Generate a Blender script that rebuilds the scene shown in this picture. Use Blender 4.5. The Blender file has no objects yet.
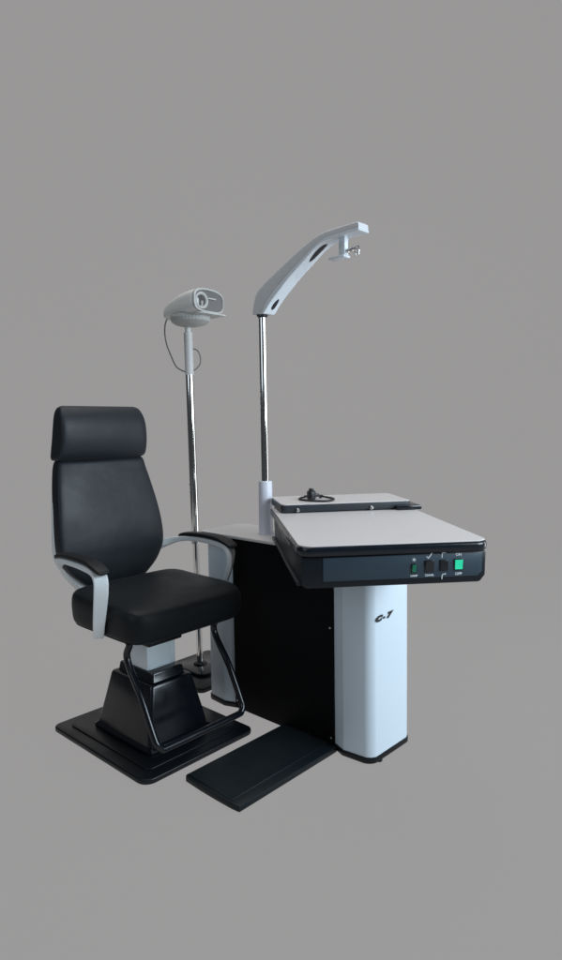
import bpy, bmesh, math
from mathutils import Vector, Matrix
C = bpy.context.scene.collection
sc = bpy.context.scene
PI = math.pi

# ------------------------------------------------------------------ materials
def new_mat(name):
    m = bpy.data.materials.new(name); m.use_nodes = True
    nt = m.node_tree; b = nt.nodes['Principled BSDF']
    return m, nt, b

def mat(name, col, rough=.5, metal=0., spec=.5, bump=0., bscale=200., bdist=.001, var=0., vscale=6., coat=0., rvar=0.):
    """Principled surface with procedural colour / roughness variation and fine bump."""
    m, nt, b = new_mat(name)
    b.inputs['Base Color'].default_value = (*col, 1)
    b.inputs['Roughness'].default_value = rough
    b.inputs['Metallic'].default_value = metal
    b.inputs['Specular IOR Level'].default_value = spec
    if coat:
        b.inputs['Coat Weight'].default_value = coat; b.inputs['Coat Roughness'].default_value = .12
    tc = nt.nodes.new('ShaderNodeTexCoord')
    if var or rvar:
        n = nt.nodes.new('ShaderNodeTexNoise'); n.inputs['Scale'].default_value = vscale
        n.inputs['Detail'].default_value = 6; n.inputs['Roughness'].default_value = .6
        nt.links.new(tc.outputs['Object'], n.inputs['Vector'])
        if var:
            mr = nt.nodes.new('ShaderNodeMapRange'); mr.inputs['From Min'].default_value = .3; mr.inputs['From Max'].default_value = .7
            mr.inputs['To Min'].default_value = 1 - var; mr.inputs['To Max'].default_value = 1 + var
            mx = nt.nodes.new('ShaderNodeVectorMath'); mx.operation = 'SCALE'
            mx.inputs[0].default_value = col
            nt.links.new(n.outputs['Fac'], mr.inputs['Value']); nt.links.new(mr.outputs['Result'], mx.inputs['Scale'])
            nt.links.new(mx.outputs['Vector'], b.inputs['Base Color'])
        if rvar:
            mr = nt.nodes.new('ShaderNodeMapRange'); mr.inputs['From Min'].default_value = .3; mr.inputs['From Max'].default_value = .7
            mr.inputs['To Min'].default_value = max(.02, rough - rvar); mr.inputs['To Max'].default_value = rough + rvar
            nt.links.new(n.outputs['Fac'], mr.inputs['Value']); nt.links.new(mr.outputs['Result'], b.inputs['Roughness'])
    if bump:
        n2 = nt.nodes.new('ShaderNodeTexNoise'); n2.inputs['Scale'].default_value = bscale; n2.inputs['Detail'].default_value = 3
        bp = nt.nodes.new('ShaderNodeBump'); bp.inputs['Strength'].default_value = bump; bp.inputs['Distance'].default_value = bdist
        nt.links.new(tc.outputs['Object'], n2.inputs['Vector']); nt.links.new(n2.outputs['Fac'], bp.inputs['Height'])
        nt.links.new(bp.outputs['Normal'], b.inputs['Normal'])
    return m

def leather_mat(name, col, spec):
    m, nt, b = new_mat(name)
    b.inputs['Base Color'].default_value = (*col, 1)
    b.inputs['Roughness'].default_value = .5
    b.inputs['Specular IOR Level'].default_value = spec
    b.inputs['Sheen Weight'].default_value = .03
    tc = nt.nodes.new('ShaderNodeTexCoord')
    v = nt.nodes.new('ShaderNodeTexVoronoi'); v.inputs['Scale'].default_value = 330
    n = nt.nodes.new('ShaderNodeTexNoise'); n.inputs['Scale'].default_value = 7; n.inputs['Detail'].default_value = 5
    nt.links.new(tc.outputs['Object'], v.inputs['Vector']); nt.links.new(tc.outputs['Object'], n.inputs['Vector'])
    b1 = nt.nodes.new('ShaderNodeBump'); b1.inputs['Strength'].default_value = .25; b1.inputs['Distance'].default_value = .0006
    b2 = nt.nodes.new('ShaderNodeBump'); b2.inputs['Strength'].default_value = .45; b2.inputs['Distance'].default_value = .009
    nt.links.new(v.outputs['Distance'], b1.inputs['Height']); nt.links.new(n.outputs['Fac'], b2.inputs['Height'])
    nt.links.new(b2.outputs['Normal'], b1.inputs['Normal']); nt.links.new(b1.outputs['Normal'], b.inputs['Normal'])
    mr = nt.nodes.new('ShaderNodeMapRange'); mr.inputs['From Min'].default_value = .3; mr.inputs['From Max'].default_value = .7
    mr.inputs['To Min'].default_value = .44; mr.inputs['To Max'].default_value = .58
    nt.links.new(n.outputs['Fac'], mr.inputs['Value']); nt.links.new(mr.outputs['Result'], b.inputs['Roughness'])
    return m

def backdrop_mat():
    """Grey sweep with added emission for an even tone; weak diffuse keeps shadows faint."""
    m, nt, b = new_mat('grey_emissive_sweep')
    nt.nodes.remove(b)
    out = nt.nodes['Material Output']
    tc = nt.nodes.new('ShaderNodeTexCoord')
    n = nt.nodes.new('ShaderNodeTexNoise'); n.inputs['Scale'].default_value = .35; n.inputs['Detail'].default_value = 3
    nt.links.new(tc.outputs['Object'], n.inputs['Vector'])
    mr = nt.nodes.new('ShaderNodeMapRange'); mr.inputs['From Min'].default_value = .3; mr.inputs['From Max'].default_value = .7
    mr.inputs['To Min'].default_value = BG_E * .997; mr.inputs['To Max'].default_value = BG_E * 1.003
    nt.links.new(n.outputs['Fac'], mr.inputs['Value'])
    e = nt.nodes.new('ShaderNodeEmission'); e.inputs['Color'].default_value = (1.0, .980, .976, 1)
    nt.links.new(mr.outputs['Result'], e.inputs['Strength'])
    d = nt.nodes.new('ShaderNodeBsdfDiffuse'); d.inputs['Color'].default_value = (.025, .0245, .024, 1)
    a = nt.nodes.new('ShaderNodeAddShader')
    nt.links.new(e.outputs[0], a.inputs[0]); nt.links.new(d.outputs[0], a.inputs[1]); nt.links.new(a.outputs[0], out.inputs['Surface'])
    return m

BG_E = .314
M = {}
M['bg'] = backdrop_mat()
M['leather'] = leather_mat('black_leather', (.0095, .0135, .019), .38)
M['shaded_leather'] = leather_mat('black_leather_shaded', (.007, .0095, .012), .22)  # same leather for the seat, its shade put in as darker colour
M['black'] = mat('black_satin_paint', (.005, .007, .010), .36, spec=.36, bump=.12, bscale=420, bdist=.0006, rvar=.08, vscale=9)
M['black_gloss'] = mat('black_gloss_paint', (.006, .008, .012), .2, spec=.5, rvar=.06, vscale=12)
M['panel_black'] = mat('matt_black_panel', (.0035, .004, .005), .62, spec=.12, rvar=.06, vscale=3)
M['plate_black'] = mat('black_ribbed_mat', (.006, .0105, .0135), .48, spec=.3, bump=.3, bscale=260, bdist=.001, rvar=.08)
M['white_col'] = mat('white_powder_coat', (.67, .775, .86), .36, spec=.4, bump=.05, bscale=500, bdist=.0004, var=.012, vscale=3)
M['white_frame'] = mat('pale_grey_frame', (.84, .90, .93), .38, spec=.45, bump=.05, bscale=400, bdist=.0004, var=.02, vscale=9)
M['post'] = mat('pale_post_enamel', (.80, .90, .95), .36, spec=.45, var=.02, vscale=9)
M['top'] = mat('pale_laminate', (.72, .69, .685), .30, spec=.4, var=.02, vscale=5, bump=.03, bscale=300, bdist=.0003)
M['cab_top'] = mat('white_laminate', (.66, .65, .65), .4, spec=.4, var=.02, vscale=7)
M['sleeve'] = mat('white_sleeve', (.68, .70, .79), .35, spec=.4, var=.015, vscale=9)
M['edge'] = mat('black_rubber_edge', (.007, .011, .017), .2, spec=.5, rvar=.05, vscale=20)
M['tray_edge'] = mat('dark_grey_tray_edge', (.026, .032, .040), .4, spec=.4, rvar=.05, vscale=20)
M['pull'] = mat('dull_grey_strip', (.16, .15, .145), .45, spec=.4, var=.1, vscale=30)
M['box'] = mat('dark_drawer_box', (.007, .011, .016), .4, spec=.34, rvar=.06, vscale=10, bump=.1, bscale=380, bdist=.0005)
M['ctrl'] = mat('slate_control_panel', (.036, .058, .080), .42, spec=.35, rvar=.05, vscale=14, bump=.06, bscale=500, bdist=.0004)
M['chrome'] = mat('chrome_tube', (.78, .77, .75), .09, metal=1, var=.02, vscale=4)
M['steel'] = mat('zinc_screw', (.6, .6, .6), .3, metal=1)
M['arm_side'] = mat('shaded_white_arm_side', (.62, .64, .67), .42, spec=.35, var=.006, vscale=4)  # grey stands in for shade on the white arm's side
M['arm_white'] = mat('white_arm_paint', (.72, .78, .84), .34, spec=.4, var=.006, vscale=4)
M['slot'] = mat('dark_slot', (.010, .013, .02), .2, spec=.6)
M['proj'] = mat('brightened_projector_plastic', (.72, .73, .72), .5, spec=.3, var=.02, vscale=14)  # housing colour lightened in place of more light on its side
M['proj_rim'] = mat('light_projector_rim', (.52, .53, .52), .45, spec=.3)
M['dome'] = mat('darkened_projector_plastic', (.42, .43, .42), .5, spec=.3)  # same plastic, colour darkened to offset stronger light on the dome
M['window'] = mat('smoked_window', (.17, .166, .166), .22, spec=.5)
M['lens'] = mat('dark_lens_glass', (.10, .10, .10), .1, spec=.7)
M['tube_grey'] = mat('grey_painted_tube', (.60, .60, .60), .45, spec=.35, var=.02)
M['cable'] = mat('grey_cable', (.15, .15, .155), .5)
M['cord'] = mat('black_cord', (.008, .009, .012), .42)
M['switch'] = mat('black_rocker', (.018, .02, .023), .22, spec=.5)
M['green_dim'] = mat('unlit_green_rocker', (.006, .17, .095), .28, spec=.5)
M['ink'] = mat('white_print', (.62, .66, .68), .6)
M['logo'] = mat('black_print', (.006, .008, .012), .45)
M['pad'] = mat('black_arm_pad', (.009, .010, .012), .5, spec=.35, bump=.2, bscale=420, bdist=.0005)
def lit_green():
    m, nt, b = new_mat('lit_green_rocker')
    b.inputs['Base Color'].default_value = (.01, .35, .2, 1); b.inputs['Roughness'].default_value = .3
    b.inputs['Emission Color'].default_value = (.02, .62, .34, 1)
    tc = nt.nodes.new('ShaderNodeTexCoord'); n = nt.nodes.new('ShaderNodeTexNoise'); n.inputs['Scale'].default_value = 60
    mr = nt.nodes.new('ShaderNodeMapRange'); mr.inputs['To Min'].default_value = .5; mr.inputs['To Max'].default_value = .9
    nt.links.new(tc.outputs['Object'], n.inputs['Vector']); nt.links.new(n.outputs['Fac'], mr.inputs['Value'])
    nt.links.new(mr.outputs['Result'], b.inputs['Emission Strength'])
    return m
M['green_lit'] = lit_green()

# ------------------------------------------------------------------ mesh helpers
class MB:
    def __init__(s): s.bm = bmesh.new()
    def _add(s, verts, faces, bev=0, seg=2, ang=30):
        t = bmesh.new(); vs = [t.verts.new(v) for v in verts]
        for f in faces:
            try: t.faces.new([vs[i] for i in f])
            except ValueError: pass
        bmesh.ops.recalc_face_normals(t, faces=t.faces)
        if bev:
            ed = [e for e in t.edges if len(e.link_faces) == 2 and e.calc_face_angle(0) > math.radians(ang)]
            bmesh.ops.bevel(t, geom=ed, offset=bev, segments=seg, profile=.5, affect='EDGES', clamp_overlap=True)
        me = bpy.data.meshes.new('tmp'); t.to_mesh(me); t.free(); s.bm.from_mesh(me); bpy.data.meshes.remove(me)
        return s
    def box(s, lo, hi, bev=0, seg=2, X=None):
        v = [(x, y, z) for x in (lo[0], hi[0]) for y in (lo[1], hi[1]) for z in (lo[2], hi[2])]
        if X: v = [X @ Vector(p) for p in v]
        return s._add(v, [(0,1,3,2),(4,6,7,5),(0,4,5,1),(2,3,7,6),(0,2,6,4),(1,5,7,3)], bev, seg)
    def prism(s, poly, z0, z1, bev=0, seg=2, X=None, ang=50):
        n = len(poly)
        v = [Vector((*p, z0)) for p in poly] + [Vector((*p, z1)) for p in poly]
        if X: v = [X @ p for p in v]
        f = [tuple(range(n)), tuple(range(n, 2*n))] + [(i, (i+1) % n, n+(i+1) % n, n+i) for i in range(n)]
        return s._add(v, f, bev, seg, ang)
    def loft(s, rows, caps=True, closed=True):
        m = len(rows[0]); v = [p for r in rows for p in r]; f = []
        for i in range(len(rows)-1):
            for j in range(m if closed else m-1):
                a = i*m+j; b = i*m+(j+1) % m
                f.append((a, b, b+m, a+m))
        if caps: f += [tuple(range(m)), tuple(range((len(rows)-1)*m, len(rows)*m))]
        return s._add(v, f)
    def tube(s, path, r, n=12, smooth=0, caps=True, closed=False):
        P = [Vector(p) for p in path]
        if smooth: P = catmull(P, smooth, closed)
        R = r if isinstance(r, (list, tuple)) else [r]*len(P)
        rows = []; prev = None; N = len(P)
        for i, p in enumerate(P):
            if closed: t = (P[(i+1) % N]-P[i-1]).normalized()
            else: t = (P[min(i+1, N-1)]-P[max(i-1, 0)]).normalized()
            if prev is None:
                u = t.cross(Vector((0,0,1)));
                if u.length < .1: u = t.cross(Vector((1,0,0)))
                u.normalize()
            else: u = (prev - t*prev.dot(t)).normalized()
            prev = u; w = t.cross(u)
            rows.append([p + (u*math.cos(a) + w*math.sin(a))*R[min(i, len(R)-1)] for a in [2*PI*k/n for k in range(n)]])
        if closed: rows.append(rows[0]); return s.loft(rows, False)
        return s.loft(rows, caps)
    def lathe(s, prof, c=(0,0,0), n=32, X=None):
        rows = [[Vector((r*math.cos(2*PI*k/n), r*math.sin(2*PI*k/n), z)) for k in range(n)] for r, z in prof]
        if X: rows = [[X @ p for p in r] for r in rows]
        c = Vector(c); rows = [[p + c for p in r] for r in rows]
        return s.loft(rows)
    def build(s, name, m, parent=None, ang=38, label=None):
        me = bpy.data.meshes.new(name); bm = s.bm
        bmesh.ops.remove_doubles(bm, verts=bm.verts, dist=1e-5)
        bm.to_mesh(me); bm.free()
        o = bpy.data.objects.new(name, me); C.objects.link(o)
        me.materials.append(m)
        for p in me.polygons: p.use_smooth = True
        me.set_sharp_from_angle(angle=math.radians(ang))
        if parent is not None:
            w = world_loc(parent)
            me.transform(Matrix.Translation(-w)); o.parent = parent
        if label: o['label'] = label
        return o

def world_loc(o):
    v = Vector((0,0,0))
    while o is not None: v += o.location; o = o.parent
    return v
def catmull(P, k, closed=False):
    out = []; n = len(P)
    rng = range(n if closed else n-1)
    for i in rng:
        if closed: a, b, c, d = P[i-1], P[i], P[(i+1) % n], P[(i+2) % n]
        else: a, b, c, d = P[max(i-1,0)], P[i], P[i+1], P[min(i+2,n-1)]
        for j in range(k):
            t = j/k
            out.append(.5*((2*b)+(c-a)*t+(2*a-5*b+4*c-d)*t*t+(3*b-a-3*c+d)*t*t*t))
    if not closed: out.append(P[-1])
    return out
def lerp_rows(tab, k):
    """Catmull-Rom through rows of numbers."""
    n = len(tab); out = []
    for i in range(n-1):
        a, b, c, d = tab[max(i-1,0)], tab[i], tab[i+1], tab[min(i+2,n-1)]
        for j in range(k):
            t = j/k
            out.append([.5*((2*b[q])+(c[q]-a[q])*t+(2*a[q]-5*b[q]+4*c[q]-d[q])*t*t+(3*b[q]-a[q]-3*c[q]+d[q])*t*t*t) for q in range(len(b))])
    out.append(list(tab[-1])); return out
def sup(n, m=40):
    out = []
    for k in range(m):
        a = 2*PI*(k+.5)/m; c, s_ = math.cos(a), math.sin(a)
        out.append((math.copysign(abs(c)**(2/n), c), math.copysign(abs(s_)**(2/n), s_)))
    return out
def rrect(x0, y0, x1, y1, r, seg=6):
    rs = r if isinstance(r, (list, tuple)) else [r]*4
    P = []
    for (cx, cy, a0), q in zip(((x1, y1, 0), (x0, y1, 90), (x0, y0, 180), (x1, y0, 270)), rs):
        sx = -1 if cx == x1 else 1; sy = -1 if cy == y1 else 1
        for i in range(seg+1):
            a = math.radians(a0 + 90*i/seg)
            P.append((cx + sx*q + q*math.cos(a), cy + sy*q + q*math.sin(a)))
    return P
def thing(name, label, cat, loc):
    o = bpy.data.objects.new(name, None); C.objects.link(o); o.location = loc
    o.empty_display_size = .1; o['label'] = label; o['category'] = cat
    return o
def text_mesh(name, body, size, X, m, parent, ext=.0004, shear=0, off=0, sx=1):
    cu = bpy.data.curves.new('t', 'FONT'); cu.body = body; cu.size = size; cu.extrude = ext; cu.shear = shear; cu.offset = off
    cu.align_x = 'CENTER'; cu.align_y = 'CENTER'; cu.resolution_u = 4
    t = bpy.data.objects.new('t', cu); C.objects.link(t)
    bpy.context.view_layer.update()
    me = bpy.data.meshes.new_from_object(t.evaluated_get(bpy.context.evaluated_depsgraph_get()))
    bpy.data.objects.remove(t); bpy.data.curves.remove(cu)
    me.transform(X @ Matrix.Diagonal((sx, 1, 1, 1)))
    b = MB(); b.bm.from_mesh(me); bpy.data.meshes.remove(me)
    if parent is None: return b
    return b.build(name, m, parent)

# ------------------------------------------------------------------ camera
f_px = 640.94; pitch = .0866; roll = -.0157; az = .748; CH = 1.30
hd = Vector((math.cos(az), math.sin(az), 0)); rt0 = Vector((math.sin(az), -math.cos(az), 0))
fw = hd*math.cos(pitch) + Vector((0,0,-math.sin(pitch))); up0 = rt0.cross(fw)
rt = rt0*math.cos(roll) + up0*math.sin(roll); up = up0*math.cos(roll) - rt0*math.sin(roll)
cam = bpy.data.cameras.new('camera'); co = bpy.data.objects.new('camera', cam); C.objects.link(co)
R = Matrix((rt, up, -fw)).transposed().to_4x4()
co.matrix_world = Matrix.Translation((0,0,CH)) @ R
cam.sensor_fit = 'HORIZONTAL'; cam.sensor_width = 36; cam.lens = f_px/562*36
cam.clip_start = .05; cam.clip_end = 100
sc.camera = co

# ------------------------------------------------------------------ setting: studio sweep
def W(a, b, z=0):            # a along heading, b to the right
    p = hd*a + rt0*b; return Vector((p.x, p.y, z))
FAR = 6.5; RAD = 1.6; HALF = 5.5
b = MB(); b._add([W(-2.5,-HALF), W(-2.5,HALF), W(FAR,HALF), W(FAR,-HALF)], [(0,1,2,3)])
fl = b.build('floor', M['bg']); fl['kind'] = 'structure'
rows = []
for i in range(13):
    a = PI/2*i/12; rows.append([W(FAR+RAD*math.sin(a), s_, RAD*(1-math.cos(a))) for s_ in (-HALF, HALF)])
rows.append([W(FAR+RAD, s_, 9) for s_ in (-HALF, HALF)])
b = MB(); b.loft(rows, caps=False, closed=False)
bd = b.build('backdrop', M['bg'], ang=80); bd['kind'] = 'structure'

# ------------------------------------------------------------------ examination chair
cxh = 1.543
ch = thing('examination_chair', 'black leather chair with headrest and pale armrests on a square black pedestal', 'chair', (cxh, 2.2, 0))
# base plate with raised inner step
b = MB()
b.prism(rrect(1.266, 1.864, 1.820, 2.540, [.035,.035,.05,.035]), .004, .026, .006, 3)
b.prism(rrect(1.318, 1.918, 1.770, 2.488, .03), .0255, .0305, .004, 3)
b.build('base_plate', M['black'], ch)
# stepped pedestal cover
def ringrect(hx, hy, z, r, cy=2.195): return [Vector((x, y, z)) for x, y in rrect(cxh-hx, cy-hy, cxh+hx, cy+hy, r, 5)]
b = MB()
b.loft([ringrect(.166,.200,.034,.022), ringrect(.166,.200,.044,.022), ringrect(.160,.194,.049,.021), ringrect(.152,.187,.055,.020),
        ringrect(.128,.166,.160,.018), ringrect(.106,.147,.262,.016), ringrect(.102,.143,.270,.015), ringrect(.096,.137,.273,.013),
        ringrect(.085,.124,.274,.012), ringrect(.083,.122,.277,.012), ringrect(.079,.118,.305,.012), ringrect(.077,.116,.309,.011), ringrect(.072,.110,.311,.01)])
b.build('pedestal_cover', M['black_gloss'], ch, ang=30)
# lifting post: outer box with raised corner trims
b = MB()
b.prism(rrect(1.475, 2.122, 1.611, 2.268, .008, 3), .306, .424)
b.build('lift_post', M['post'], ch)
b = MB()
for x0, x1 in ((1.4725, 1.484), (1.588, 1.6135)):
    b.box((x0, 2.1195, .3115), (x1, 2.2705, .420), .003)
b.box((1.484, 2.1195, .3115), (1.588, 2.124, .322), .001)
b.build('post_trim', M['post'], ch)
b = MB(); b.box((1.452, 2.078, .4215), (1.622, 2.30, .446), .008, 3)
b.box((1.42, 2.06, .4465), (1.68, 2.34, .5095), .01, 2)
b.build('seat_mount', M['black'], ch)
# seat cushion
def seat():
    b = MB(); rows = []
    x0, x1, y0, y1 = 1.264, 1.830, 1.884, 2.385
    cx_, cy_ = (x0+x1)/2, (y0+y1)/2; hx, hy = (x1-x0)/2, (y1-y0)/2
    tab = [(.30,.30,.510,0),(.90,.90,.511,0),(.955,.955,.515,0),(.982,.980,.526,.0),(.994,.992,.545,.1),(.998,.997,.565,.3),(1.0,1.0,.585,.6),(.996,.996,.605,.9),(.986,.986,.619,1),(.970,.970,.629,1),(.94,.94,.637,1),(.87,.87,.643,1),(.70,.70,.647,1),(.45,.45,.649,1),(.15,.15,.650,1)]
    for sx, sy, z, k in lerp_rows(tab, 3):
        r = []
        for u, v in sup(7.5, 96):
            x = u*sx; y = v*sy
            front = max(0, -y)             # front edge rolls down a little
            zz = z - k*(.020*front**4) + k*.010*max(0, y)**2 - k*.009*(1-min(1, abs(x))**2)*(1-abs(y))
            r.append(Vector((cx_ + hx*x, cy_ + hy*y + .010*(abs(x)**3)*front - .006*(1-k)*0, zz)))
        rows.append(r)
    b.loft(rows); return b
s_o = seat().build('seat', M['shaded_leather'], ch, ang=70)

# backrest: rows of (z, half width, thickness, centre y, cushion bulge)
def yb(z): return 2.38 + .17*(min(z,1.12)-.6) - .10*max(0, z-1.16)
def back_cushion(tab, n, dy0, turn=.03):
    b = MB(); rows = []
    for z, w, t, yo in lerp_rows(tab, 4):
        r = []
        for u, v in sup(n, 64):
            x = u*w
            y = yb(z) + yo + dy0 + v*t - (.011*(1-abs(u)**2) if v < 0 else 0)*min(1, t/.03)
            r.append(Vector((cxh + x, y, z)))
        rows.append(r)
    Rz = Matrix.Translation((cxh, 2.2, 0)) @ Matrix.Rotation(turn, 4, 'Z') @ Matrix.Translation((-cxh, -2.2, 0))
    b.loft([[Rz @ p for p in r] for r in rows]); return b
tabB = [(.585,.030,.006,.030),(.590,.055,.016,.026),(.604,.095,.024,.020),(.630,.145,.029,.014),(.665,.190,.032,.008),(.70,.224,.034,.004),(.75,.254,.035,-.002),
        (.80,.2625,.036,-.008),(.87,.260,.036,-.012),(.95,.2515,.036,-.010),(1.05,.236,.036,-.002),(1.11,.224,.035,.002),(1.145,.217,.032,.004),(1.160,.211,.024,.006),(1.168,.20,.012,.008)]
back_o = back_cushion(tabB, 8, .036).build('backrest', M['leather'], ch, ang=70)
tabH = [(1.158,.170,.012,.010),(1.163,.211,.028,.006),(1.174,.221,.042,.000),(1.20,.221,.049,-.006),(1.25,.2185,.050,-.010),(1.30,.216,.046,-.008),(1.335,.213,.040,-.003),(1.362,.208,.031,.004),(1.382,.198,.020,.010),(1.391,.180,.010,.014)]
back_cushion(tabH, 9, .034, .055).build('headrest', M['leather'], ch, ang=70)
tabS = [(.570,.08,.012,.02),(.578,.105,.028,.02),(.596,.152,.036,.020),(.626,.178,.038,.018),(.662,.208,.036,.014),(.70,.231,.032,.010),(.75,.257,.026,.004),(.80,.2645,.020,-.004),(.87,.261,.016,-.010),(.95,.252,.014,-.012),(1.03,.237,.013,-.008),(1.08,.222,.011,-.004),(1.10,.18,.006,.0)]
shell_o = back_cushion(tabS, 6, .064).build('back_shell', M['white_frame'], ch, ang=60)
b = MB(); b.box((1.48, 2.455, .50), (1.606, 2.485, .80), .01); b.box((1.48, 2.33, .492), (1.606, 2.47, .512), .006)
b.build('back_bracket', M['black'], ch)

# armrests: flat bars swept in the y-z plane
def flatbar(b, path, wx, th, k=6, n=8, sgn=1):
    """path rows (x, y, z, width along x, thickness in plane)."""
    T = lerp_rows(path, k); rows = []
    for i, r in enumerate(T):
        a = Vector(T[max(i-1,0)][:3]); c = Vector(T[min(i+1,len(T)-1)][:3]); t = (c-a).normalized()
        tw = r[5] if len(r) > 5 else 0
        xax = Vector((math.cos(tw),math.sin(tw),0)); xax = (xax - t*xax.dot(t)).normalized(); nn = t.cross(xax)
        rows.append([Vector(r[:3]) + xax*(u*r[3]/2) + nn*(v*r[4]/2) for u, v in sup(n, 32)])
    b.loft(rows); return b
for sg in (-1, 1):
    X = lambda d: cxh + sg*d
    b = MB()
    q = sg*.62
    flatbar(b, [(X(.235),2.455,.742,.03,.044,0),(X(.262),2.425,.756,.036,.036,0),(X(.292),2.37,.774,.044,.026,0),(X(.310),2.29,.786,.048,.022,0),(X(.316),2.20,.788,.049,.022,0),(X(.318),2.11,.783,.050,.023,q*.1),(X(.319),2.055,.772,.050,.021,q*.35),
                (X(.319),2.034,.745,.052,.024,q*.7),(X(.318),2.036,.70,.052,.023,q),(X(.313),2.055,.64,.049,.022,q),(X(.304),2.082,.575,.044,.021,q),(X(.294),2.104,.525,.040,.020,q),(X(.291),2.110,.512,.033,.016,q)], 0, 0)
    arm = b.build('armrest', M['white_frame'], ch, ang=60)
    b = MB()
    flatbar(b, [(X(.305),2.362,.786,.030,.006),(X(.308),2.345,.796,.044,.018),(X(.312),2.29,.805,.050,.019),(X(.316),2.20,.809,.054,.020),(X(.318),2.11,.805,.055,.020),(X(.319),2.055,.793,.055,.019),(X(.319),2.020,.780,.050,.016),(X(.319),2.008,.773,.036,.008)], 0, 0, n=3.6)
    b.build('arm_pad', M['pad'], arm, ang=60)

# foot bar: one bent tube
b = MB()
def bar_side(sg):
    X = lambda d: cxh - .008 + sg*d
    return [(X(.212),2.10,.506),(X(.214),2.03,.500),(X(.215),2.012,.485),(X(.216),2.030,.445),(X(.217),2.010,.395),(X(.218),1.95,.315),(X(.218),1.905,.235),(X(.217),1.872,.172)]
L = bar_side(-1); Rr = bar_side(1)
mid = [(cxh-.008-.214,1.858,.148),(cxh-.008-.200,1.852,.131),(cxh-.008-.176,1.850,.126),(cxh-.008,1.850,.126),(cxh-.008+.176,1.850,.126),(cxh-.008+.200,1.852,.131),(cxh-.008+.214,1.858,.148)]
b.tube(L + mid + Rr[::-1], .0135, 14, smooth=5)
b.build('foot_bar', M['black_gloss'], ch, ang=60)

# ------------------------------------------------------------------ refraction unit (desk, column, lamp arm)
un = thing('refraction_unit', 'black and white desk unit with switch panel and curved lamp arm on chrome pole', 'desk unit', (2.05, 1.6, 0))
# columns
def colpoly(s, y0):
    """front column cross-section; s=-1 mirrors it for the rear column (y0 = the panel side)."""
    P = [(1.934, 0), (1.913, -.058)]
    for i in range(7):
        a = math.radians(180 + 62*i/6 + 14); P.append((1.966 + .046*math.cos(a), -.140 + .046*math.sin(a)))
    P += [(2.150, -.187)]
    for i in range(7):
        a = math.radians(270 + 90*i/6); P.append((2.155 + .036*math.cos(a), -.151 + .036*math.sin(a)))
    P += [(2.191, 0)]
    return [(x, y0 - s*(-y)) if s > 0 else (x, y0 - y) for x, y in P]
def grow(poly, d):
    cx_ = sum(p[0] for p in poly)/len(poly); cy_ = sum(p[1] for p in poly)/len(poly)
    out = []
    for x, y in poly:
        v = Vector((x-cx_, y-cy_)); k = 1 + d/max(v.length, .05); out.append((cx_+v.x*k, cy_+v.y*k))
    return out
PF = colpoly(1, 1.523); PR = colpoly(-1, 2.094)
b = MB(); b.prism(PF, .030, .800, .0015, 1, ang=60); colF = b.build('column', M['white_col'], un, ang=25)
b = MB(); b.prism(grow(PF, .006), .008, .0305, .003, 2, ang=60); b.build('base_trim', M['black'], colF)
for x, y in ((1.985, 1.352), (2.165, 1.38)):
    b = MB(); b.lathe([(.0,-.001),(.016,0),(.016,.006),(.011,.009),(.0,.009)], (x, y, 0), 16); b.build('foot', M['black'], colF)
b = MB(); b.prism(PR, .030, .797, .0015, 1, ang=60); colR = b.build('column', M['white_col'], un, ang=25)
b = MB(); b.prism(grow(PR, .006), .008, .0305, .003, 2, ang=60); b.build('base_trim', M['black'], colR)
# C-7 logo on the front column (front face y = 1.336, facing -y)
XF = Matrix.Translation((2.000, 1.3358, .566)) @ Matrix.Rotation(PI/2, 4, 'X')
lb = MB()
for t_, dx in (('C', -.036), ('-', .001), ('7', .034)):
    t2 = text_mesh('lettering', t_, .027, XF @ Matrix.Translation((dx, 0, 0)), None, None, ext=.0006, shear=.32, off=.0026, sx=(1.1 if t_ == '-' else 1.9))
    me_ = bpy.data.meshes.new('t'); t2.bm.to_mesh(me_); t2.bm.free(); lb.bm.from_mesh(me_); bpy.data.meshes.remove(me_)
lb.build('lettering', M['logo'], colF)
# side panel
b = MB(); b.box((1.926, 1.5235, .012), (2.15, 2.0935, .7965), .002, 1)
pan = b.build('side_panel', M['panel_black'], un)
for y, z in ((1.537, .50), (1.537, .05), (2.078, .56), (2.078, .05)):
    b = MB(); b.lathe([(0,0),(.0045,0),(.0045,.0015),(.003,.003),(0,.003)], (0,0,0), 12, Matrix.Translation((1.926, y, z)) @ Matrix.Rotation(-PI/2, 4, 'Y')); b.build('screw', M['steel'], pan)
# cabinet top
b = MB(); b.prism(rrect(1.911, 1.337, 2.200, 2.318, [.05,.07,.05,.05]), .798, .811, .003, 2)
b.build('cabinet_top', M['cab_top'], un)
# foot plate with a sloped front border
b = MB()
P = [(1.925, 1.797), (1.400, 1.797), (1.393, 1.79), (1.388, 1.70), (1.387, 1.62), (1.388, 1.54), (1.392, 1.506), (1.925, 1.506)]
b.prism(P, .003, .026, .004, 2, ang=60)
b.prism([(1.925, 1.792), (1.402, 1.792), (1.398, 1.548), (1.925, 1.548)], .025, .0295, .003, 1)
b.build('foot_plate', M['plate_black'], un)

# tabletop group in its own frame
TM = Matrix.Translation((1.3784, 1.2148, 0)) @ Matrix.Rotation(-.7183, 4, 'Z')
TW, TD = .583, .93
b = MB(); b.prism(rrect(.004, .004, TW-.004, TD-.004, [.03,.03,.04,.042], 10), .9405, .9445, .0012, 1, X=TM)
top = b.build('tabletop', M['top'], un)
b = MB(); b.prism(rrect(-.001, -.001, TW+.001, TD, [.03,.03,.042,.044], 10), .9105, .9418, .011, 5, X=TM)
b.build('edge_band', M['edge'], top, ang=60)
# drawer box: lower body with chamfered right end
b = MB()
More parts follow.
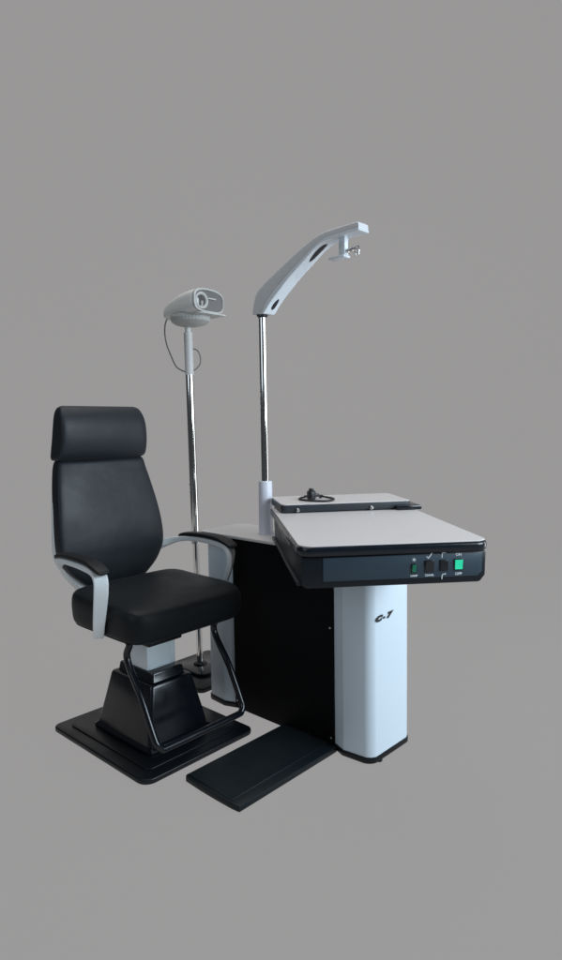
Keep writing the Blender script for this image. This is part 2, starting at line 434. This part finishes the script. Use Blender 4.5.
# bottom tray section, its right end chamfered in the front view
def frontprism(b, poly, t0, t1, bev=0):
    n = len(poly); v = [TM @ Vector((x, t0, z)) for x, z in poly] + [TM @ Vector((x, t1, z)) for x, z in poly]
    f = [tuple(range(n)), tuple(range(n, 2*n))] + [(i, (i+1) % n, n+(i+1) % n, n+i) for i in range(n)]
    return b._add(v, f, bev, 2, 25)
frontprism(b, [(.010, .9108), (.012, .824), (.022, .8145), (.556, .8145), (TW-.010, .836), (TW-.008, .9108)], .013, .858, .007)
dbox = b.build('drawer_box', M['box'], un, ang=30)
b = MB(); frontprism(b, [(.001, .8165), (.001, .827), (.0125, .827), (.0125, .8165)], .05, .86, .001)
b.build('side_rail', M['tray_edge'], dbox)
b = MB()
frontprism(b, [(-.003, .9085), (-.003, .9165), (.006, .9165), (.006, .9085)], .20, .58, .002)
b.build('drawer_pull', M['pull'], dbox)
b = MB(); frontprism(b, [(.074, .835), (.074, .906), (.560, .906), (.560, .848), (.545, .835)], .0105, .020, .0015)
ctl = b.build('control_panel', M['ctrl'], un)
# rocker switches (sub-parts of the control panel)
def rocker(s, z, w, h, m, label, tilt):
    b = MB()
    frontprism(b, [(s-w/2, z-h/2), (s-w/2, z+h/2), (s+w/2, z+h/2), (s+w/2, z-h/2)], .0085, .013, .001)
    o = b.build('switch_frame', M['switch'], ctl)
    b = MB()
    hw, hh = w/2-.0032, h/2-.0035
    v = []
    for x in (-hw, hw):
        for dz, t in ((-hh, .0078 if tilt > 0 else .0040), (0, .0068), (hh, .0040 if tilt > 0 else .0078)):
            v.append(TM @ Vector((s+x, t, z+dz)))
        for dz in (hh, -hh): v.append(TM @ Vector((s+x, .012, z+dz)))
    b._add(v, [(0,1,2,3,4), (5,6,7,8,9)] + [(i, (i+1) % 5, 5+(i+1) % 5, 5+i) for i in range(5)], .0006, 1)
    o = b.build('rocker_switch', m, ctl); o['label'] = label
ZS = .8690
rocker(.349, ZS-.004, .019, .029, M['green_dim'], 'small unlit dark green rocker switch', 1)
rocker(.396, ZS+.001, .030, .037, M['switch'], 'black rocker switch under the tick shaped arrow', 1)
rocker(.441, ZS+.002, .028, .034, M['switch'], 'black rocker switch between two bracket marks', -1)
rocker(.487, ZS+.003, .030, .036, M['green_lit'], 'lit bright green power rocker switch', 1)
def front_X(s, z): return TM @ Matrix.Translation((s, .0102, z)) @ Matrix.Rotation(PI/2, 4, 'X')
for s, z, t, sz in ((.349, ZS-.0265, 'LAMP', .0078), (.396, ZS-.0265, 'CHAIR', .0078), (.4865, ZS+.033, 'ON', .0105), (.4865, ZS-.0255, 'OFF', .0105)):
    text_mesh('lettering', t, sz, front_X(s, z), M['ink'], ctl, off=.0004, sx=1.15)
def glyph(polys):
    b = MB()
    for P in polys: frontprism(b, P, .0098, .0106)
    b.build('symbol', M['ink'], ctl)
def stroke(a, c, w=.0022):
    d = (Vector(c)-Vector(a)); n = Vector((-d.y, d.x)).normalized()*w/2; a = Vector(a); c = Vector(c)
    return [tuple(a+n), tuple(c+n), tuple(c-n), tuple(a-n)]
# lamp mark: small sun
q = (.349, ZS+.0225); g = [[(q[0]+.0038*math.cos(k*PI/4), q[1]+.0038*math.sin(k*PI/4)) for k in range(8)]]
for k in range(8):
    a = k*PI/4; g.append(stroke((q[0]+.0048*math.cos(a), q[1]+.0048*math.sin(a)), (q[0]+.0066*math.cos(a), q[1]+.0066*math.sin(a)), .0014))
glyph(g)
# chair mark: slanted back and seat
q = (.396, ZS+.033); glyph([stroke((q[0]+.009, q[1]+.009), (q[0]-.001, q[1]-.006), .0032), stroke((q[0]-.002, q[1]-.006), (q[0]-.009, q[1]-.003), .0030), stroke((q[0]-.002, q[1]-.0065), (q[0]-.004, q[1]-.0095), .0026)])
# lamp arm marks above and below the third switch
for dz in (.034, -.031):
    q = (.441, ZS+dz); glyph([stroke((q[0]-.006, q[1]-.009), (q[0]-.005, q[1]+.005), .0026), stroke((q[0]-.005, q[1]+.005), (q[0]+.006, q[1]+.008), .0026), stroke((q[0]+.005, q[1]+.008), (q[0]+.005, q[1]+.004), .002)])

# instrument tray lying across the rear of the tabletop
RM = TM @ Matrix.Translation((.289, .86, 0)) @ Matrix.Rotation(.05, 4, 'Z')
b = MB(); b.prism(rrect(-.268, -.145, .268, .145, .022, 6), .9765, .9805, .001, 1, X=RM)
tray = b.build('instrument_tray', M['top'], un)
b = MB(); b.prism(rrect(-.2715, -.1485, .2715, .1485, .024, 6), .9470, .9775, .006, 3, X=RM)
b.build('edge_band', M['tray_edge'], tray, ang=60)
for s in (-.205, .10):
    b = MB(); b.lathe([(0,0),(.009,0),(.009,.006),(.0075,.009),(.004,.016),(0,.017)], (0,0,0), 16, RM @ Matrix.Translation((s, -.1480, .957)) @ Matrix.Rotation(PI/2, 4, 'X'))
    b.build('clamp_screw', M['steel'], tray)
b = MB(); b.box((.20, -.176, .9455), (.305, -.06, .9630), .004, 2, X=RM); b.box((.2745, -.06, .9455), (.305, .12, .9610), .004, 2, X=RM)
b.build('tray_bracket', M['edge'], un)

# pole, sleeve and lamp arm
px_, py_ = 2.041, 1.99
b = MB(); b.lathe([(.0,.809),(.036,.809),(.036,.816),(.0325,.822),(.0315,.90),(.0305,1.044),(.0285,1.0495),(.016,1.0495)], (px_, py_, 0), 40)
b.build('pole_sleeve', M['sleeve'], un, ang=40)
b = MB(); b.tube([(px_, py_, 1.0), (px_, py_, 1.772)], .0165, 32); b.build('pole', M['chrome'], un, ang=50)
b = MB(); b.lathe([(0,1.765),(.0175,1.765),(.024,1.771),(.024,1.779),(0,1.779)], (px_, py_, 0), 32); b.build('pole_cap', M['slot'], un)
prof = [(2.024,1.780,1.948,1.775),(2.016,1.82,1.930,1.793),(1.993,1.872,1.903,1.820),(1.930,1.914,1.851,1.862),(1.845,1.956,1.797,1.903),(1.755,2.000,1.724,1.950),(1.675,2.032,1.663,1.990),(1.612,2.0465,1.612,2.0105),(1.535,2.050,1.535,2.0165),(1.462,2.051,1.457,2.018),(1.452,2.046,1.450,2.022)]
PRO = lerp_rows(prof, 5)
def arm_rows(f0, f1, w, n=7):
    rows = []
    for oy, oz, iy, iz in PRO:
        o = Vector((0, oy, oz)); i = Vector((0, iy, iz)); a = i.lerp(o, f0); c = i.lerp(o, f1); m = (a+c)/2; h = (c-a)/2
        rows.append([Vector((px_ + u*w/2, 0, 0)) + m + h*v for u, v in sup(n, 28)])
    return rows
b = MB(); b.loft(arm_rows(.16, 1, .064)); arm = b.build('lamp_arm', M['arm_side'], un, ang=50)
b = MB(); b.loft(arm_rows(0, .24, .069)); ash = b.build('arm_underside', M['arm_white'], arm, ang=50)  # underside split off so the arm's light and shade sit in two colours
def slot(i0, i1, w):
    b = MB(); rows = []
    for k in range(13):
        q = i0 + (i1-i0)*k/12; j = int(q); t = q-j
        A = [PRO[j][n]*(1-t)+PRO[min(j+1,len(PRO)-1)][n]*t for n in range(4)]
        i = Vector((0, A[2], A[3])); o = Vector((0, A[0], A[1])); d = (i-o).normalized()
        s_ = math.sqrt(max(0, 1-(2*k/12-1)**2))*.98+.02
        rows.append([Vector((px_,0,0)) + i + Vector((1,0,0))*(w/2*s_*math.cos(a)) + d*(.003*max(.2,s_)*math.sin(a)) for a in [2*PI*z/12 for z in range(12)]])
    b.loft(rows); b.build('slot_dark_inlay', M['slot'], arm, ang=60)  # raised dark oval painted in place of a shaded slot recess
slot(4.5, 11.5, .024); slot(25.4, 34, .030)
b = MB(); b.box((px_-.012, 1.530, 1.940), (px_+.012, 1.560, 2.020), .003, 2); b.box((px_-.020, 1.528, 1.938), (px_+.020, 1.606, 1.948), .003, 2)
hg = b.build('hanger', M['arm_white'], arm)
b = MB()
XR = Matrix.Translation((px_, 1.531, 1.961)) @ Matrix.Rotation(math.radians(84), 4, 'X')
b.lathe([(0,0),(.0075,0),(.0075,.010),(.0045,.011),(.0045,.020),(.0075,.021),(.0075,.030),(.0042,.031),(.0042,.044),(.0068,.045),(.0068,.056),(.004,.060),(0,.060)], (0,0,0), 16, XR)
b.lathe([(0,-.012),(.003,-.012),(.003,.0),(.005,.001),(.005,.006),(0,.006)], (px_+.004, 1.492, 1.949), 12)
b.lathe([(0,-.012),(.003,-.012),(.003,.0),(.005,.001),(.005,.006),(0,.006)], (px_+.004, 1.476, 1.951), 12)
b.build('clamp_screw', M['steel'], arm)

# ------------------------------------------------------------------ cord lying on the tray
cd = thing('power_cord', 'short coiled black cord with a chunky plug lying on the small white tray', 'cord', (RM @ Vector((-.06, .02, .9805))))
def tr(s, t, z): return RM @ Vector((s*.80 - .052, t + .012*math.sin(s*60), z))
b = MB()
loop = [tr(-.075,.045,.990), tr(-.135,.035,.9855), tr(-.150,-.02,.9850), tr(-.105,-.080,.9850), tr(-.03,-.098,.9850), tr(.018,-.075,.9850), tr(.025,-.03,.9850), tr(-.005,.03,.9870), tr(-.045,.035,.994), tr(-.075,.01,1.000)]
b.tube(loop, .0042, 8, smooth=6); b.build('cable', M['cord'], cd, ang=60)
b = MB(); b.tube([tr(-.03,.035,.9850), tr(-.015,.06,.9850), tr(.00,.09,.9850), tr(-.05,.11,.9850), tr(-.10,.08,.985)], .0040, 8, smooth=6); b.build('cable', M['cord'], cd, ang=60)
b = MB(); XP = RM @ Matrix.Translation((-.052, 0, 0)) @ Matrix.Rotation(.35, 4, 'Z') @ Matrix.Translation((.012, .02, 0))
b.box((-.090,-.018,.9807), (-.062,.018,1.018), .006, 3, X=XP); b.box((-.083,-.011,1.016), (-.068,.012,1.028), .003, 2, X=XP); b.box((-.064,-.008,.990), (-.040,.010,1.005), .004, 2, X=XP)
b.build('plug', M['cord'], cd)

# ------------------------------------------------------------------ projector stand and projector
qx, qy = 2.116, 2.567
st = thing('projector_stand', 'thin chrome floor stand with a dark square foot behind the chair', 'stand', (qx, qy, 0))
b = MB(); b.prism(rrect(1.925, 2.335, 2.318, 2.735, .03), .003, .028, .004, 2); b.build('base_plate', M['black'], st)
b = MB(); b.prism(rrect(2.015, 2.435, 2.225, 2.665, .035), .0275, .046, .004, 2); b.lathe([(0,.045),(.036,.045),(.034,.054),(.022,.060),(0,.060)], (qx, qy, 0), 32); b.build('flange', M['black_gloss'], st)
TX, TY = -.012, .012                                       # the stand leans very slightly
def pl(z): return (qx + TX*z/1.8, qy + TY*z/1.8, z)
b = MB(); b.tube([pl(.05), pl(.72)], .0165, 28); b.build('lower_pole', M['chrome'], st, ang=50)
b = MB(); b.tube([pl(.70), pl(1.557)], .0205, 28); po = b.build('pole', M['chrome'], st, ang=50)
b = MB(); b.tube([pl(.69), pl(.735)], .0225, 24); b.build('collar', M['steel'], po, ang=50)
for z in (1.00, .96):
    b = MB(); p = Vector(pl(z)); b.lathe([(0,0),(.005,0),(.005,.005),(0,.006)], (0,0,0), 12, Matrix.Translation(p - rt0*.018) @ Matrix.Rotation(math.atan2(-rt0.y, -rt0.x), 4, 'Z') @ Matrix.Rotation(PI/2, 4, 'Y')); b.build('screw', M['steel'], po)
b = MB(); b.tube([pl(1.557), pl(1.77)], .0215, 28); b.tube([pl(1.765), pl(1.80)], .015, 24); b.build('upper_tube', M['tube_grey'], st, ang=50)

pj = thing('chart_projector', 'pale grey projector with round lens in smoked window, topping the tall stand', 'projector', (qx-.01, qy+.01, 1.80))
HX = 2.124
# housing: sections along y (front to back): y, half width, half height, z centre, x shift
hs = [(2.436,.096,.050,1.909,0),(2.440,.103,.057,1.908,0),(2.452,.106,.060,1.907,0),(2.50,.105,.060,1.904,-.002),(2.56,.101,.056,1.898,-.005),(2.62,.094,.048,1.888,-.008),(2.67,.082,.038,1.878,-.010),(2.705,.062,.026,1.871,-.012),(2.722,.036,.014,1.868,-.012)]
rows = []
for y, hw, hh, zc, xs in lerp_rows(hs, 4):
    r = []
    for u, v in sup(3.2, 48):
        x = u*hw; z = v*hh - .10*max(0, u)*hh*(v > 0) - .0*u
        r.append(Vector((HX + xs + x, y + .018*max(0, u)*(1 if y < 2.5 else 0), zc + z)))
    rows.append(r)
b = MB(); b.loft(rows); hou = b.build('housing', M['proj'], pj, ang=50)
# front rim and window
def face_ring(k, y, hw=.103, hh=.057):
    return [Vector((HX + u*hw*k[0] + k[2], y + .018*max(0, u*k[0]), 1.909 + v*hh*k[1] - .10*max(0, u)*hh*(v > 0)*k[1])) for u, v in sup(3.4, 48)]
b = MB(); b.loft([face_ring((1.0,1.0,0), 2.442), face_ring((1.01,1.02,0), 2.430), face_ring((1.0,.99,0), 2.424), face_ring((.93,.88,.004), 2.425), face_ring((.92,.86,.004), 2.434)], caps=False)
b.build('front_rim', M['proj_rim'], hou, ang=50)
b = MB(); b.loft([face_ring((.945,.895,.004), 2.4350), face_ring((.945,.895,.004), 2.4310)])
b.build('window', M['window'], hou, ang=40)
LX = Matrix.Translation((HX-.052, 2.4312, 1.906)) @ Matrix.Rotation(PI/2, 4, 'X')
b = MB(); b.lathe([(.028,0),(.040,0),(.041,.004),(.037,.007),(.032,.006),(.028,.001)], (0,0,0), 36, LX); b.build('lens_ring', M['proj_rim'], hou, ang=40)
b = MB(); b.lathe([(0,.004),(.012,.0035),(.024,.002),(.031,0),(.031,-.002),(0,-.002)], (0,0,0), 32, LX); b.build('lens', M['lens'], hou, ang=60)
b = MB(); b.box((HX-.008, 2.4290, 1.918), (HX+.042, 2.4315, 1.924), .001); b.build('trim_bar', M['proj_rim'], hou)
# lower ledge under the window
b = MB(); b.prism(rrect(HX-.075, 2.424, HX+.106, 2.56, [.03,.03,.03,.012]), 1.846, 1.853, .003, 2); b.build('front_ledge', M['proj_rim'], hou)
# ribbed dome below
b = MB(); n = 72; pr = [(.022,1.797),(.035,1.799),(.070,1.808),(.090,1.822),(.096,1.840),(.092,1.856)]
rows = []
for r, z in pr:
    rows.append([Vector((HX-.012 + (r*(1 + (.010 if k % 2 else -.006)*(.03 < r)))*math.cos(2*PI*k/n), 2.565 + 1.12*(r*(1 + (.010 if k % 2 else -.006)*(.03 < r)))*math.sin(2*PI*k/n), z)) for k in range(n)])
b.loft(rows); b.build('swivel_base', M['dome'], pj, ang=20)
# cables
b = MB(); b.tube([(2.085,2.712,1.862),(2.074,2.722,1.83),(2.068,2.722,1.78),(2.066,2.706,1.72),(2.070,2.678,1.66),(2.075,2.64,1.60),(2.096,2.592,1.572)], .0035, 8, smooth=6)
b.build('cable', M['cable'], pj, ang=60)
b = MB(); b.tube([(2.122,2.565,1.690),(2.138,2.548,1.680),(2.148,2.540,1.650),(2.147,2.541,1.615),(2.134,2.554,1.590),(2.122,2.566,1.580)], .0030, 8, smooth=6)
b.build('cable', M['cable'], pj, ang=60)

# ------------------------------------------------------------------ lighting: area lamps, with added strip and fill
w = bpy.data.worlds.new('World'); sc.world = w; w.use_nodes = True
nt = w.node_tree; bg = nt.nodes['Background']; bg.inputs['Color'].default_value = (.86, .93, 1.0, 1); bg.inputs['Strength'].default_value = .055
def area(name, loc, target, sx, sy, power, col):
    l = bpy.data.lights.new(name, 'AREA'); l.shape = 'RECTANGLE'; l.size = sx; l.size_y = sy; l.energy = power; l.color = col
    o = bpy.data.objects.new(name, l); C.objects.link(o); o.location = loc
    o.rotation_euler = (Vector(target)-Vector(loc)).to_track_quat('-Z', 'Y').to_euler()
    return o
area('key_softbox', (2.6, -1.9, 2.3), (1.9, 1.9, .9), 2.4, 2.0, 160, (.77, .90, 1.0))
area('overhead_softbox', (1.9, 2.2, 4.2), (1.9, 2.0, .6), 2.6, 2.6, 52, (1.0, .97, .95))
area('added_side_strip', (4.5, -.2, 1.3), (2.1, 2.2, 1.2), .7, 2.4, 26, (.95, .97, 1.0))  # added strip, gives the chrome poles a bright right streak
area('added_fill', (-1.6, 1.6, 2.4), (1.6, 2.0, .9), 1.6, 1.6, 15, (.78, .9, 1.0))  # added fill, brightens the left-facing sides

sc.view_settings.view_transform = 'Standard'; sc.view_settings.look = 'None'; sc.view_settings.exposure = 0; sc.view_settings.gamma = 1
sc.cycles.max_bounces = 8
